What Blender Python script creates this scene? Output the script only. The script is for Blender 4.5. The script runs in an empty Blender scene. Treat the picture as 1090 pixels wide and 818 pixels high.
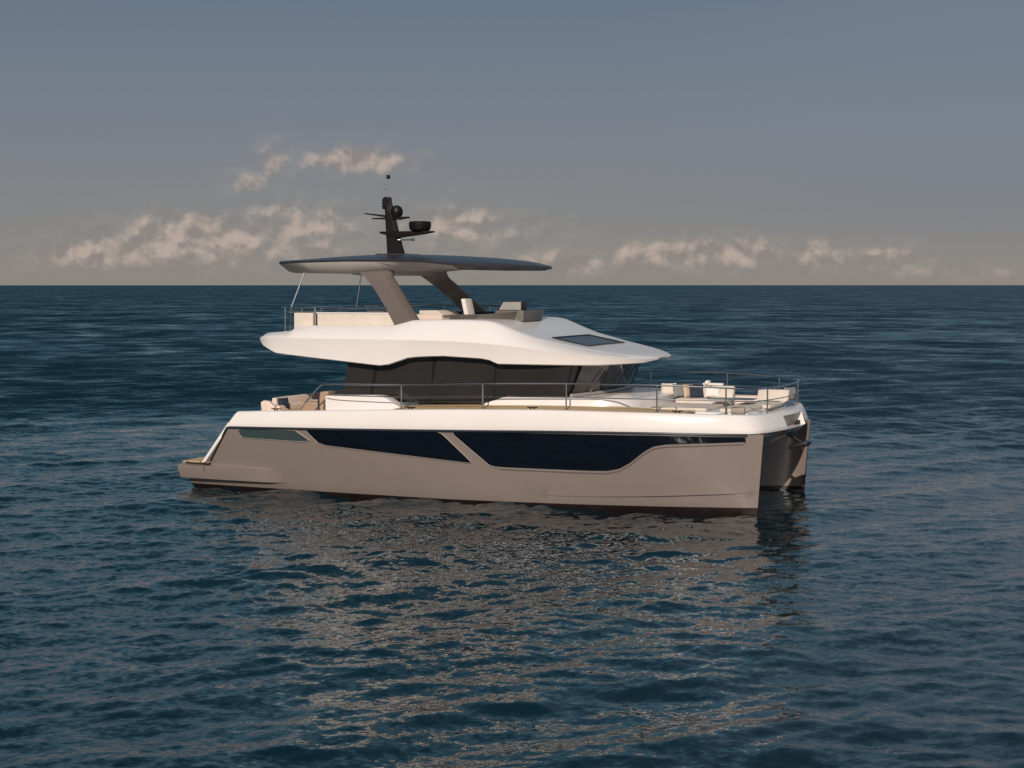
import bpy, bmesh, math, random
import numpy as np
from mathutils import Vector, Matrix

scene = bpy.context.scene
COL = scene.collection
rad = math.radians

# ------------------------------------------------------------------ camera
cam_data = bpy.data.cameras.new('camera')
cam = bpy.data.objects.new('camera', cam_data)
COL.objects.link(cam)
cam.location = (28.5, -45.3, 6.0)
YAW = math.atan2(.388, .9217)
TILT = math.atan((409 - 303.5) / 1780.)
cam.rotation_euler = (rad(90) - TILT, 0, YAW)
cam_data.sensor_width = 36.0
cam_data.lens = 36.0 * 1780. / 1090.
cam_data.clip_start = 0.5
cam_data.clip_end = 60000
scene.camera = cam

# ------------------------------------------------------------------ sun and sky
SUN_DIR = Vector((0.25, -0.968, 0)).normalized()
SUN_EL = rad(26)
SUN_VEC = Vector((SUN_DIR.x * math.cos(SUN_EL), SUN_DIR.y * math.cos(SUN_EL), math.sin(SUN_EL)))
sun_data = bpy.data.lights.new('sun', 'SUN')
sun_data.energy = 3.55
sun_data.angle = rad(0.6)
sun_data.color = (1.0, .86, .75)
sun = bpy.data.objects.new('sun', sun_data)
COL.objects.link(sun)
sun.rotation_euler = (-SUN_VEC).to_track_quat('-Z', 'Y').to_euler()
sun.location = SUN_VEC * 60

world = bpy.data.worlds.new('World')
scene.world = world
world.use_nodes = True
wt = world.node_tree
wt.nodes.clear()


class NT:
    """tiny helper that writes maths as nodes"""
    def __init__(self, tree): self.t = tree
    def n(self, kind, **kw):
        nd = self.t.nodes.new(kind)
        for k, v in kw.items(): setattr(nd, k, v)
        return nd
    def put(self, sock, v):
        if hasattr(v, 'is_linked'): self.t.links.new(v, sock)
        else: sock.default_value = v
    def m(self, op, a, b=0.0, c=0.0, clamp=False):
        nd = self.n('ShaderNodeMath', operation=op, use_clamp=clamp)
        for i, v in enumerate((a, b, c)): self.put(nd.inputs[i], v)
        return nd.outputs[0]
    def mix(self, f, a, b):
        nd = self.n('ShaderNodeMix', data_type='RGBA')
        self.put(nd.inputs[0], f); self.put(nd.inputs[6], a); self.put(nd.inputs[7], b)
        return nd.outputs[2]
    def xyz(self, x, y, z):
        nd = self.n('ShaderNodeCombineXYZ')
        for i, v in enumerate((x, y, z)): self.put(nd.inputs[i], v)
        return nd.outputs[0]
    def noise(self, vec, scale, detail=4, rough=.55, dist=0.0):
        nd = self.n('ShaderNodeTexNoise')
        if vec is not None: self.t.links.new(vec, nd.inputs['Vector'])
        nd.inputs['Scale'].default_value = scale; nd.inputs['Detail'].default_value = detail
        nd.inputs['Roughness'].default_value = rough; nd.inputs['Distortion'].default_value = dist
        return nd.outputs['Fac']
    def ramp(self, f, stops, interp='LINEAR'):
        nd = self.n('ShaderNodeValToRGB')
        r = nd.color_ramp; r.interpolation = interp
        while len(r.elements) < len(stops): r.elements.new(.5)
        for e, (p, c) in zip(r.elements, stops):
            e.position = p; e.color = (*c, 1) if len(c) == 3 else c
        self.put(nd.inputs[0], f)
        return nd.outputs[0]
    def smooth(self, v, lo, hi):
        nd = self.n('ShaderNodeMapRange', interpolation_type='SMOOTHSTEP')
        self.put(nd.inputs[0], v); nd.inputs[1].default_value = lo; nd.inputs[2].default_value = hi
        return nd.outputs[0]


W = NT(wt)
SKY_K = 0.1
skyt = W.n('ShaderNodeTexSky', sky_type='NISHITA', sun_disc=False, sun_elevation=SUN_EL,
           sun_rotation=math.atan2(SUN_DIR.x, SUN_DIR.y) % (2 * math.pi), dust_density=3.0)
tc = W.n('ShaderNodeTexCoord')
sep = W.n('ShaderNodeSeparateXYZ')
wt.links.new(tc.outputs['Generated'], sep.inputs[0])
vx, vy, vz = sep.outputs
elev = W.m('MULTIPLY', W.m('ARCSINE', vz), 57.2958)               # degrees above the horizon
az0 = -YAW * 57.2958                                               # compass bearing of the bank of cloud
az = W.m('SUBTRACT', W.m('MULTIPLY', W.m('ARCTAN2', vx, vy), 57.2958), az0)
el01 = W.m('DIVIDE', elev, 90.0, clamp=True)
def d(e): return e / 90.0
base = W.ramp(el01, [(0.0, (.292, .262, .242)), (d(1.3), (.262, .248, .240)), (d(2.6), (.218, .222, .236)),
                     (d(5.0), (.174, .190, .234)), (d(9.5), (.116, .152, .204)), (d(15), (.118, .255, .325)), (d(24), (.085, .17, .235)),  # teal band above the view, added to brighten and tint the sea's reflections
                     (d(40), (.042, .09, .14)), (1.0, (.04, .085, .14))])
# slightly cooler and clearer to the right of the bank
cool = W.smooth(az, 2.0, 16.0)
base = W.mix(W.m('MULTIPLY', cool, W.smooth(elev, 0.8, 3.0)), base, W.mix(.35, base, (.17, .20, .26, 1)))
sc_ = W.n('ShaderNodeVectorMath', operation='SCALE')
wt.links.new(base, sc_.inputs[0]); sc_.inputs['Scale'].default_value = 1 / SKY_K
skycol = W.mix(.88, skyt.outputs[0], sc_.outputs[0])
# clouds, in degrees of bearing and height
PX = 57.2958 / 1780.
blobs = [  # bearing (photo px from the centre line), height px above horizon, half sizes px, weight
    (-250, 128, 18, 22, .80), (-272, 108, 30, 16, .55), (-165, 131, 48, 13, 1.1), (-125, 131, 24, 9, .8), (-240, 76, 40, 13, .85),
    (-350, 56, 60, 22, .95), (-440, 30, 60, 13, 1.15), (-300, 45, 110, 28, .85), (-215, 62, 70, 26, .7), (-390, 38, 90, 16, .9),
    (-60, 60, 55, 26, .8), (-45, 72, 22, 12, .7), (0, 55, 60, 22, .45), (75, 20, 32, 11, 1.0), (20, 24, 60, 16, .6),
    (150, 30, 60, 15, 1.0), (185, 38, 22, 12, .8), (235, 33, 50, 16, 1.0), (330, 28, 36, 15, .85), (325, 40, 14, 8, .8),
    (405, 26, 32, 13, 1.05), (440, 14, 60, 9, .6), (520, 10, 50, 9, .8), (290, 14, 160, 8, .35), (-520, 16, 60, 9, .35),
    (-900, 40, 140, 25, .9), (1000, 35, 170, 22, .9), (1500, 60, 200, 40, .8), (-1500, 60, 200, 40, .8)]
mask = None
for bx, by, sx, sy, w in blobs:
    a0 = math.atan(bx / 1780.) * 57.2958 if abs(bx) < 800 else bx * PX
    dx = W.m('DIVIDE', W.m('SUBTRACT', az, a0), sx * PX * 1.15)
    dy = W.m('DIVIDE', W.m('SUBTRACT', elev, by * PX), sy * PX * 1.15)
    q = W.m('ADD', W.m('MULTIPLY', dx, dx), W.m('MULTIPLY', dy, dy))
    g = W.m('MULTIPLY', W.m('EXPONENT', W.m('MULTIPLY', q, -1.0)), w)
    mask = g if mask is None else W.m('MAXIMUM', mask, g)
cv = W.xyz(az, W.m('MULTIPLY', elev, 1.1), 8.2)
n1 = W.noise(cv, 1.25, 5, .52, 0)
n2 = W.noise(cv, .45, 3, .5)
dens = W.m('ADD', W.m('MULTIPLY', mask, 1.0), W.m('SUBTRACT', W.m('MULTIPLY_ADD', n2, .5, n1), 1.22))
cover = W.m('MAXIMUM', W.smooth(dens, -.20, .42), W.m('MULTIPLY', mask, .52))
# light falls from the left: sample the same noise a little toward the sun for bright rims
cv2 = W.xyz(W.m('ADD', az, -.12), W.m('ADD', W.m('MULTIPLY', elev, 1.1), .30), 8.2)
n3 = W.noise(cv2, 1.25, 5, .52, 0)
lit = W.smooth(W.m('SUBTRACT', n1, n3), -.13, .17)
ccol = W.mix(lit, (.270, .238, .222, 1), (.50, .41, .350, 1))
sc2 = W.n('ShaderNodeVectorMath', operation='SCALE')
wt.links.new(ccol, sc2.inputs[0]); sc2.inputs['Scale'].default_value = 1 / SKY_K
fade = W.smooth(elev, 0.05, 1.1)
skycol = W.mix(W.m('MULTIPLY', W.m('MULTIPLY', cover, .85), W.m('MULTIPLY_ADD', fade, .6, .4)), skycol, sc2.outputs[0])
bg = W.n('ShaderNodeBackground')
wt.links.new(skycol, bg.inputs[0]); bg.inputs[1].default_value = SKY_K
wo = W.n('ShaderNodeOutputWorld')
wt.links.new(bg.outputs[0], wo.inputs[0])

scene.cycles.sample_clamp_indirect = 0.6
vs = scene.view_settings
vs.view_transform = 'Standard'; vs.look = 'None'; vs.exposure = 0.0; vs.gamma = 1.0; vs.use_curve_mapping = False


# ------------------------------------------------------------------ materials
def pmat(name, col, rough=.5, metal=0.0, coat=0.0, ior=1.5, var=0.0, vscale=3.0, bump=0.0, bscale=40.0, stretch=None, rvar=0.0):
    m = bpy.data.materials.new(name); m.use_nodes = True
    t = NT(m.node_tree); b = m.node_tree.nodes['Principled BSDF']
    b.inputs['Base Color'].default_value = (*col, 1)
    b.inputs['Roughness'].default_value = rough; b.inputs['Metallic'].default_value = metal
    b.inputs['Coat Weight'].default_value = coat; b.inputs['Coat Roughness'].default_value = .08
    b.inputs['IOR'].default_value = ior
    co = t.n('ShaderNodeTexCoord').outputs['Object']
    if stretch:
        mp = t.n('ShaderNodeMapping'); mp.inputs['Scale'].default_value = stretch
        m.node_tree.links.new(co, mp.inputs[0]); co = mp.outputs[0]
    if var:
        n = t.noise(co, vscale, 5)
        f = t.smooth(n, .3, .7)
        m.node_tree.links.new(t.mix(f, (*[c * (1 - var) for c in col], 1), (*[min(1, c * (1 + var)) for c in col], 1)), b.inputs['Base Color'])
    if rvar:
        n = t.noise(co, vscale * .7, 4)
        m.node_tree.links.new(t.m('MULTIPLY_ADD', n, rvar, rough - rvar * .5), b.inputs['Roughness'])
    if bump:
        n = t.noise(co, bscale, 4)
        bn = t.n('ShaderNodeBump'); bn.inputs['Strength'].default_value = bump; bn.inputs['Distance'].default_value = .01
        m.node_tree.links.new(n, bn.inputs['Height']); m.node_tree.links.new(bn.outputs[0], b.inputs['Normal'])
    return m


def teak_mat():
    m = pmat('teak', (.58, .42, .22), .6, var=.15, vscale=5, stretch=(.6, 6, 6))
    t = NT(m.node_tree); b = m.node_tree.nodes['Principled BSDF']
    old = b.inputs['Base Color'].links[0].from_socket
    co = t.n('ShaderNodeTexCoord').outputs['Object']
    s = t.n('ShaderNodeSeparateXYZ'); m.node_tree.links.new(co, s.inputs[0])
    fr = t.m('FRACT', t.m('MULTIPLY', s.outputs[1], 16.0))
    line = t.m('LESS_THAN', fr, .09)
    m.node_tree.links.new(t.mix(line, old, (.03, .025, .02, 1)), b.inputs['Base Color'])
    return m


MW = pmat('white_gelcoat', (.79, .755, .73), .30, coat=.35, var=.015, vscale=.8, rvar=.08)
MT = pmat('taupe_paint', (.255, .212, .190), .25, metal=.15, coat=.45, var=.03, vscale=.7, rvar=.08, bump=.03, bscale=.8)
MBOOT = pmat('boot_paint', (.013, .007, .007), .45, var=.25, vscale=2)
MGL = pmat('hull_glass', (.004, .006, .011), .06, ior=1.42)
MSG = pmat('saloon_glass', (.027, .025, .0245), .07, ior=1.45, var=.12, vscale=.5)
MBLK = pmat('black_trim', (.012, .012, .013), .35)
MRUB = pmat('rub_rail_alloy', (.06, .07, .09), .28, metal=.6)
MTEAK = teak_mat()
MSS = pmat('stainless_steel', (.52, .52, .53), .2, metal=1.0)
MROOF = pmat('roof_grey', (.040, .037, .043), .33, ior=1.45, var=.05)
MSOF = pmat('roof_lining', (.54, .51, .475), .5, var=.03)
MLEG = pmat('leg_taupe', (.160, .133, .120), .34, metal=.15, coat=.3, var=.04)
MMAST = pmat('mast_dark', (.009, .008, .008), .5, ior=1.25, var=.15)
MRAD = pmat('radome_black', (.008, .008, .009), .4, ior=1.3)
MCREAM = pmat('cream_upholstery', (.64, .57, .49), .85, var=.05, vscale=4, bump=.25, bscale=60)
MPINK = pmat('sand_upholstery', (.70, .58, .50), .85, var=.05, vscale=4, bump=.25, bscale=60)
MTAN = pmat('tan_upholstery', (.36, .25, .17), .8, var=.08, vscale=5)
MNAVY = pmat('navy_fabric', (.018, .028, .05), .9, var=.2, vscale=12, bump=.3, bscale=80)
MGREYF = pmat('grey_fabric', (.20, .20, .20), .9, var=.12, vscale=14, bump=.3, bscale=80)
MBEIGE = pmat('beige_fabric', (.52, .40, .30), .9, var=.1, vscale=14, bump=.3, bscale=80)
MWHF = pmat('white_towelling', (.78, .74, .70), .95, bump=.5, bscale=90)
MCON = pmat('console_grey', (.13, .12, .105), .45, var=.1)
MTINT = pmat('tinted_screen', (.016, .022, .036), .08, ior=1.45)
MSKY = pmat('skylight_glass', (.020, .020, .034), .15, ior=1.16)
MTAUP = pmat('taupe_upholstery', (.34, .29, .25), .85, var=.06)
MTRIM = pmat('window_trim', (.30, .265, .235), .3, metal=.3)
MSLOT = pmat('slot_glass', (.040, .062, .066), .08, ior=1.4)  # teal-grey reflection put into the base colour of the aft slot pane
MSCR = pmat('console_panel', (.32, .32, .30), .3)
MTBL = pmat('table_top', (.09, .11, .14), .25)


# ------------------------------------------------------------------ mesh helpers
ROOT = Vector((8.8, 0, 0))


def pchip(xs, ys):
    xs = np.array(xs, float); ys = np.array(ys, float)
    h = np.diff(xs); dl = np.diff(ys) / h
    m = np.zeros(len(xs)); m[0] = dl[0]; m[-1] = dl[-1]
    for i in range(1, len(xs) - 1):
        if dl[i - 1] * dl[i] > 0:
            w1 = 2 * h[i] + h[i - 1]; w2 = h[i] + 2 * h[i - 1]
            m[i] = (w1 + w2) / (w1 / dl[i - 1] + w2 / dl[i])
    def f(x):
        x = min(max(x, xs[0]), xs[-1])
        i = min(max(int(np.searchsorted(xs, x)) - 1, 0), len(xs) - 2)
        t = (x - xs[i]) / h[i]
        return float((2*t**3 - 3*t**2 + 1) * ys[i] + (t**3 - 2*t**2 + t) * h[i] * m[i]
                     + (-2*t**3 + 3*t**2) * ys[i+1] + (t**3 - t**2) * h[i] * m[i+1])
    return f


def lin(xs, ys): return lambda x: float(np.interp(x, xs, ys))


class MB:
    """collects shapes for one mesh"""
    def __init__(self): self.bm = bmesh.new(); self.mats = []
    def slot(self, mat):
        if mat not in self.mats: self.mats.append(mat)
        return self.mats.index(mat)
    def grid(self, rows, mat, close_u=False, cap0=False, cap1=False, skip=None, matf=None):
        bm = self.bm; si = self.slot(mat)
        vs_ = [[bm.verts.new(p) for p in r] for r in rows]
        nu = len(rows[0])
        for i in range(len(rows) - 1):
            for j in range(nu if close_u else nu - 1):
                if skip and skip(i, j): continue
                k = (j + 1) % nu
                q = [vs_[i][j], vs_[i][k], vs_[i+1][k], vs_[i+1][j]]
                try:
                    f = bm.faces.new(q); f.material_index = self.slot(matf(i, j)) if matf else si
                except ValueError: pass
        for c, r in ((cap0, vs_[0]), (cap1, vs_[-1])):
            if c:
                try: f = bm.faces.new(r); f.material_index = si
                except ValueError: pass
        return vs_
    def box(self, x0, x1, y0, y1, z0, z1, mat, bev=0.0, seg=2):
        b2 = bmesh.new()
        mt = Matrix.Translation(((x0+x1)/2, (y0+y1)/2, (z0+z1)/2)) @ Matrix.Diagonal((abs(x1-x0), abs(y1-y0), abs(z1-z0), 1))
        bmesh.ops.create_cube(b2, size=1, matrix=mt)
        if bev: bmesh.ops.bevel(b2, geom=b2.edges[:] , offset=bev, segments=seg, affect='EDGES', profile=.6)
        self.join(b2, mat)
    def join(self, b2, mat, mtx=None):
        si = self.slot(mat)
        if mtx: bmesh.ops.transform(b2, matrix=mtx, verts=b2.verts[:])
        mp = {v: self.bm.verts.new(v.co) for v in b2.verts}
        for f in b2.faces:
            try: nf = self.bm.faces.new([mp[v] for v in f.verts]); nf.material_index = si
            except ValueError: pass
        b2.free()
    def prism(self, poly, y0, y1, mat, bev=0.0, axis='Y'):
        b2 = bmesh.new()
        if axis == 'Y': mk = lambda p, y: (p[0], y, p[1])
        elif axis == 'Z': mk = lambda p, y: (p[0], p[1], y)
        else: mk = lambda p, y: (y, p[0], p[1])
        a = [b2.verts.new(mk(p, y0)) for p in poly]; c = [b2.verts.new(mk(p, y1)) for p in poly]
        b2.faces.new(a); b2.faces.new(c[::-1])
        for i in range(len(poly)):
            k = (i + 1) % len(poly); b2.faces.new([a[i], c[i], c[k], a[k]])
        bmesh.ops.recalc_face_normals(b2, faces=b2.faces[:])
        if bev: bmesh.ops.bevel(b2, geom=b2.edges[:], offset=bev, segments=2, affect='EDGES', profile=.6)
        self.join(b2, mat)
    def tube(self, pts, r, mat, n=8, smooth=0, closed=False):
        pts = [Vector(p) for p in pts]
        for _ in range(smooth):   # Chaikin corner rounding
            q = [pts[0]]
            for a, b in zip(pts[:-1], pts[1:]): q += [a.lerp(b, .25), a.lerp(b, .75)]
            q.append(pts[-1]); pts = q
        rows = []
        rr = r if isinstance(r, (list, tuple)) else None
        for i, p in enumerate(pts):
            t = (pts[min(i+1, len(pts)-1)] - pts[max(i-1, 0)]).normalized()
            u = t.cross(Vector((0, 0, 1)))
            if u.length < .05: u = t.cross(Vector((1, 0, 0)))
            u.normalize(); v = u.cross(t)
            ri = np.interp(i / (len(pts)-1), [0, 1], rr) if rr else r
            rows.append([p + (u * math.cos(a) + v * math.sin(a)) * ri for a in [2*math.pi*k/n for k in range(n)]])
        self.grid(rows, mat, close_u=True, cap0=True, cap1=True)
    def lathe(self, prof, c, mat, n=28, axis='Z'):
        rows = []
        for r, z in prof:
            row = []
            for k in range(n):
                a = 2*math.pi*k/n; p = (r*math.cos(a), r*math.sin(a), z)
                if axis == 'X': p = (p[2], p[0], p[1])
                if axis == 'Y': p = (p[0], p[2], p[1])
                row.append((c[0]+p[0], c[1]+p[1], c[2]+p[2]))
            rows.append(row)
        self.grid(rows, mat, close_u=True, cap0=True, cap1=True)
    def mirror(self):
        g = bmesh.ops.duplicate(self.bm, geom=self.bm.verts[:] + self.bm.edges[:] + self.bm.faces[:])
        for v in [e for e in g['geom'] if isinstance(e, bmesh.types.BMVert)]: v.co.y *= -1
    def flip(self):
        for v in self.bm.verts: v.co.y *= -1
    def build(self, name, parent=None, angle=32, weld=1e-4, origin=None):
        bm = self.bm
        if weld: bmesh.ops.remove_doubles(bm, verts=bm.verts[:], dist=weld)
        bmesh.ops.dissolve_degenerate(bm, edges=bm.edges[:], dist=1e-5)
        bmesh.ops.recalc_face_normals(bm, faces=bm.faces[:])
        off = ROOT if parent is not None else (origin or Vector((0, 0, 0)))
        bmesh.ops.translate(bm, verts=bm.verts[:], vec=-Vector(off))
        me = bpy.data.meshes.new(name); bm.to_mesh(me); bm.free()
        for m in self.mats: me.materials.append(m)
        me.shade_smooth(); me.set_sharp_from_angle(angle=rad(angle))
        o = bpy.data.objects.new(name, me); COL.objects.link(o)
        if parent is not None: o.parent = parent
        elif origin is not None: o.location = origin
        return o


def tag(o, label=None, cat=None, group=None, kind=None):
    for k, v in (('label', label), ('category', cat), ('group', group), ('kind', kind)):
        if v: o[k] = v
    return o


# ------------------------------------------------------------------ the sea
def build_sea():
    def axis(lo, f0, f1, hi, fine, step, far):
        c = list(np.arange(lo, f0, step)) + list(np.arange(f0, f1, fine)) + list(np.arange(f1, hi, step))
        s = step; x = c[-1]; up = []
        while x < far: s *= 1.06; x += s; up.append(x)
        s = step; x = lo; dn = []
        while x > -far: s *= 1.06; x -= s; dn.append(x)
        return np.array(dn[::-1] + c + up)
    xs = axis(-35, -9, 31, 55, .075, .17, 14000); ys = axis(-36, -29, 3, 50, .075, .17, 30000)
    X, Y = np.meshgrid(xs, ys, indexing='ij')
    SX, SY = np.meshgrid(np.gradient(xs), np.gradient(ys), indexing='ij')
    Z = np.zeros_like(X)
    rng = np.random.default_rng(11)
    head = math.atan2(-.92, .39) + .30          # the waves run roughly toward the lens
    DXm = np.zeros_like(X); DYm = np.zeros_like(X)
    # patches of stronger and weaker chop so that the sea is not even
    gust = np.ones_like(X)
    for i in range(9):
        a = rng.uniform(0, 2*math.pi); L = rng.uniform(18, 70)
        gust += .13*np.sin(2*math.pi/L*(X*math.cos(a)+Y*math.sin(a)) + rng.uniform(0, 6.28))
    gust = np.clip(gust, .45, 1.6)
    for i in range(190):
        L = .24 * (50 ** (rng.random() ** .95))
        sp = .62 if L < 3 else .34
        a = head + rng.normal(0, sp)
        k = 2 * math.pi / L
        st = .0180 if L < 1.2 else .0180*(1.2/L)**.9
        if i % 19 == 0:                            # a few longer swells crossing the chop
            L = rng.uniform(2.6, 6.5); a = head + .42 + rng.normal(0, .10); k = 2 * math.pi / L; st = .024
        amp = st / k * rng.uniform(.5, 1.35)
        ph = rng.uniform(0, 2*math.pi)
        kx, ky = k*math.cos(a), k*math.sin(a)
        w = np.clip((L/np.maximum(np.abs(SX), np.abs(SY)) - 2.4) / 2.0, 0, 1)
        th = kx*X + ky*Y + ph
        Z += w*amp*gust*np.cos(th)
        DXm -= w*amp*gust*.8*math.cos(a)*np.sin(th); DYm -= w*amp*gust*.8*math.sin(a)*np.sin(th)
    Xd, Yd = X + DXm, Y + DYm
    nx, ny = X.shape
    co = np.stack([Xd, Yd, Z], -1).reshape(-1, 3)
    idx = np.arange(nx*ny).reshape(nx, ny)
    q = np.stack([idx[:-1, :-1], idx[1:, :-1], idx[1:, 1:], idx[:-1, 1:]], -1).reshape(-1, 4)
    me = bpy.data.meshes.new('sea')
    me.vertices.add(len(co)); me.vertices.foreach_set('co', co.ravel().astype(np.float32))
    me.loops.add(q.size); me.loops.foreach_set('vertex_index', q.ravel().astype(np.int32))
    me.polygons.add(len(q)); me.polygons.foreach_set('loop_start', (np.arange(len(q))*4).astype(np.int32))
    me.update(calc_edges=True); me.shade_smooth()
    m = bpy.data.materials.new('sea_water'); m.use_nodes = True
    t = NT(m.node_tree); b = m.node_tree.nodes['Principled BSDF']; L = m.node_tree.links
    geo = t.n('ShaderNodeNewGeometry').outputs['Position']
    big = t.noise(geo, .03, 3)
    L.new(t.mix(t.smooth(big, .35, .65), (.0012, .0125, .020, 1), (.0020, .0165, .025, 1)), b.inputs['Base Color'])
    b.inputs['IOR'].default_value = 1.45; b.inputs['Specular Tint'].default_value = (.60, .92, 1.0, 1); b.inputs['Specular IOR Level'].default_value = .6
    dist = t.n('ShaderNodeVectorMath', operation='DISTANCE'); L.new(geo, dist.inputs[0]); dist.inputs[1].default_value = (12, -14, 0)
    far = t.smooth(dist.outputs['Value'], 50, 500)          # beyond the mesh waves, chop too small to shape becomes roughness
    L.new(t.m('MULTIPLY_ADD', far, .16, .06), b.inputs['Roughness'])
    rot = head
    near = t.m('SUBTRACT', 1.0, t.smooth(dist.outputs['Value'], 17, 60))
    # ripples too small for the mesh: slopes of several sizes, longer along the crests than across them
    gustn = t.noise(geo, .035, 3, .6, .6)
    gain = t.m('MULTIPLY_ADD', t.smooth(gustn, .3, .7), .75, .55)
    sx = sy = None
    for size, stretch, amp, turn, lean, amp_far in ((.085, 1.6, .44, .15, .05, .46), (.20, 1.8, .38, -.25, .05, .48), (.8, 2.2, .12, .15, .08, .5), (2.3, 1.7, .16, -.15, .14, .5),
                                           (5.5, .9, .10, .1, .12, .55), (13., .55, .06, -.1, .12, .50), (34., .7, .04, .1, .12, .25)):
        amp_n = t.m('MULTIPLY_ADD', near, amp - amp_far, amp_far)
        lean_n = t.m('MULTIPLY_ADD', near, lean, .5 - lean)
        mp = t.n('ShaderNodeMapping'); mp.vector_type = 'TEXTURE'
        mp.inputs['Rotation'].default_value = (0, 0, head + turn); mp.inputs['Scale'].default_value = (size, size * stretch, 1)
        L.new(geo, mp.inputs[0])
        nd = t.n('ShaderNodeTexNoise'); L.new(mp.outputs[0], nd.inputs['Vector'])
        nd.inputs['Scale'].default_value = 1.0; nd.inputs['Detail'].default_value = 2.0; nd.inputs['Distortion'].default_value = .4
        sp_ = t.n('ShaderNodeSeparateColor'); L.new(nd.outputs['Color'], sp_.inputs[0])
        u = t.m('MULTIPLY', t.m('SUBTRACT', sp_.outputs[0], lean_n), amp_n)
        v = t.m('MULTIPLY', t.m('SUBTRACT', sp_.outputs[1], .5), t.m('MULTIPLY', amp_n, .5))
        c, sn = math.cos(head), math.sin(head)
        ax = t.m('MULTIPLY_ADD', u, c, t.m('MULTIPLY', v, -sn)); ay = t.m('MULTIPLY_ADD', u, sn, t.m('MULTIPLY', v, c))
        sx = ax if sx is None else t.m('ADD', sx, ax); sy = ay if sy is None else t.m('ADD', sy, ay)
    va = t.n('ShaderNodeVectorMath', operation='ADD')
    L.new(t.n('ShaderNodeNewGeometry').outputs['Normal'], va.inputs[0])
    L.new(t.xyz(t.m('MULTIPLY', sx, gain), t.m('MULTIPLY', sy, gain), 0.0), va.inputs[1])
    vn = t.n('ShaderNodeVectorMath', operation='NORMALIZE'); L.new(va.outputs[0], vn.inputs[0])
    L.new(vn.outputs[0], b.inputs['Normal'])
    me.materials.append(m)
    o = bpy.data.objects.new('sea', me); COL.objects.link(o)
    tag(o, 'dark blue rippled open sea around the moored yacht', 'sea', kind='structure')


build_sea()

# ------------------------------------------------------------------ the yacht
yacht = bpy.data.objects.new('catamaran_yacht', None)
yacht.location = ROOT; COL.objects.link(yacht)
tag(yacht, 'white and taupe twin hulled motor yacht with flybridge and dark hardtop lying on the sea', 'yacht')

y_wl = pchip([0, 1, 3.5, 6.7, 9.7, 12.4, 15, 16.5, 17.2, 17.54], [-2.98, -3.12, -3.3, -3.48, -3.56, -3.5, -3.24, -3.0, -2.84, -2.72])
y_top = pchip([0, 1.2, 3.5, 6, 10, 12.5, 14, 15, 16, 16.8, 17.6], [-3.62, -3.74, -3.86, -3.92, -3.94, -3.91, -3.83, -3.70, -3.44, -3.13, -2.72])
z_gr = pchip([0, 2, 7, 10, 12.5, 15, 17.7, 18.2], [1.82, 1.87, 1.97, 2.04, 2.10, 2.13, 2.10, 2.12])
z_tp = pchip([0, 2.3, 4, 7, 10, 12.5, 15, 17, 18.2], [2.3, 2.35, 2.40, 2.52, 2.62, 2.665, 2.655, 2.615, 2.57])
z_chine = pchip([0, 11.5, 13, 14.5, 16.5, 17.6], [.33, .33, .35, .41, .52, .58])
w_ch = lambda X: min(1, max(0, (X - 10) / 2))
rake = lambda z: 1.22 + (z - .85) * .76


def y_out(X, z):
    zt = z_gr(X); t = min(max(z / zt, 0), 1)
    X = min(X - .075 * min(z, 2.2) * max(0, (X - 14) / 3.7), 17.54)      # the stem leans forward
    y = y_wl(X) + (y_top(X) - y_wl(X)) * (t ** .72)
    if z < 0: y = y_wl(X) - z * .35
    return y


y_in_b = pchip([0, 4, 10, 14, 16.5, 17.54], [-1.75, -1.75, -1.8, -2.0, -2.45, -2.705])
y_in_t = pchip([0, 4, 10, 14, 16.5, 17.6], [-1.65, -1.6, -1.6, -1.75, -2.25, -2.70])


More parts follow.
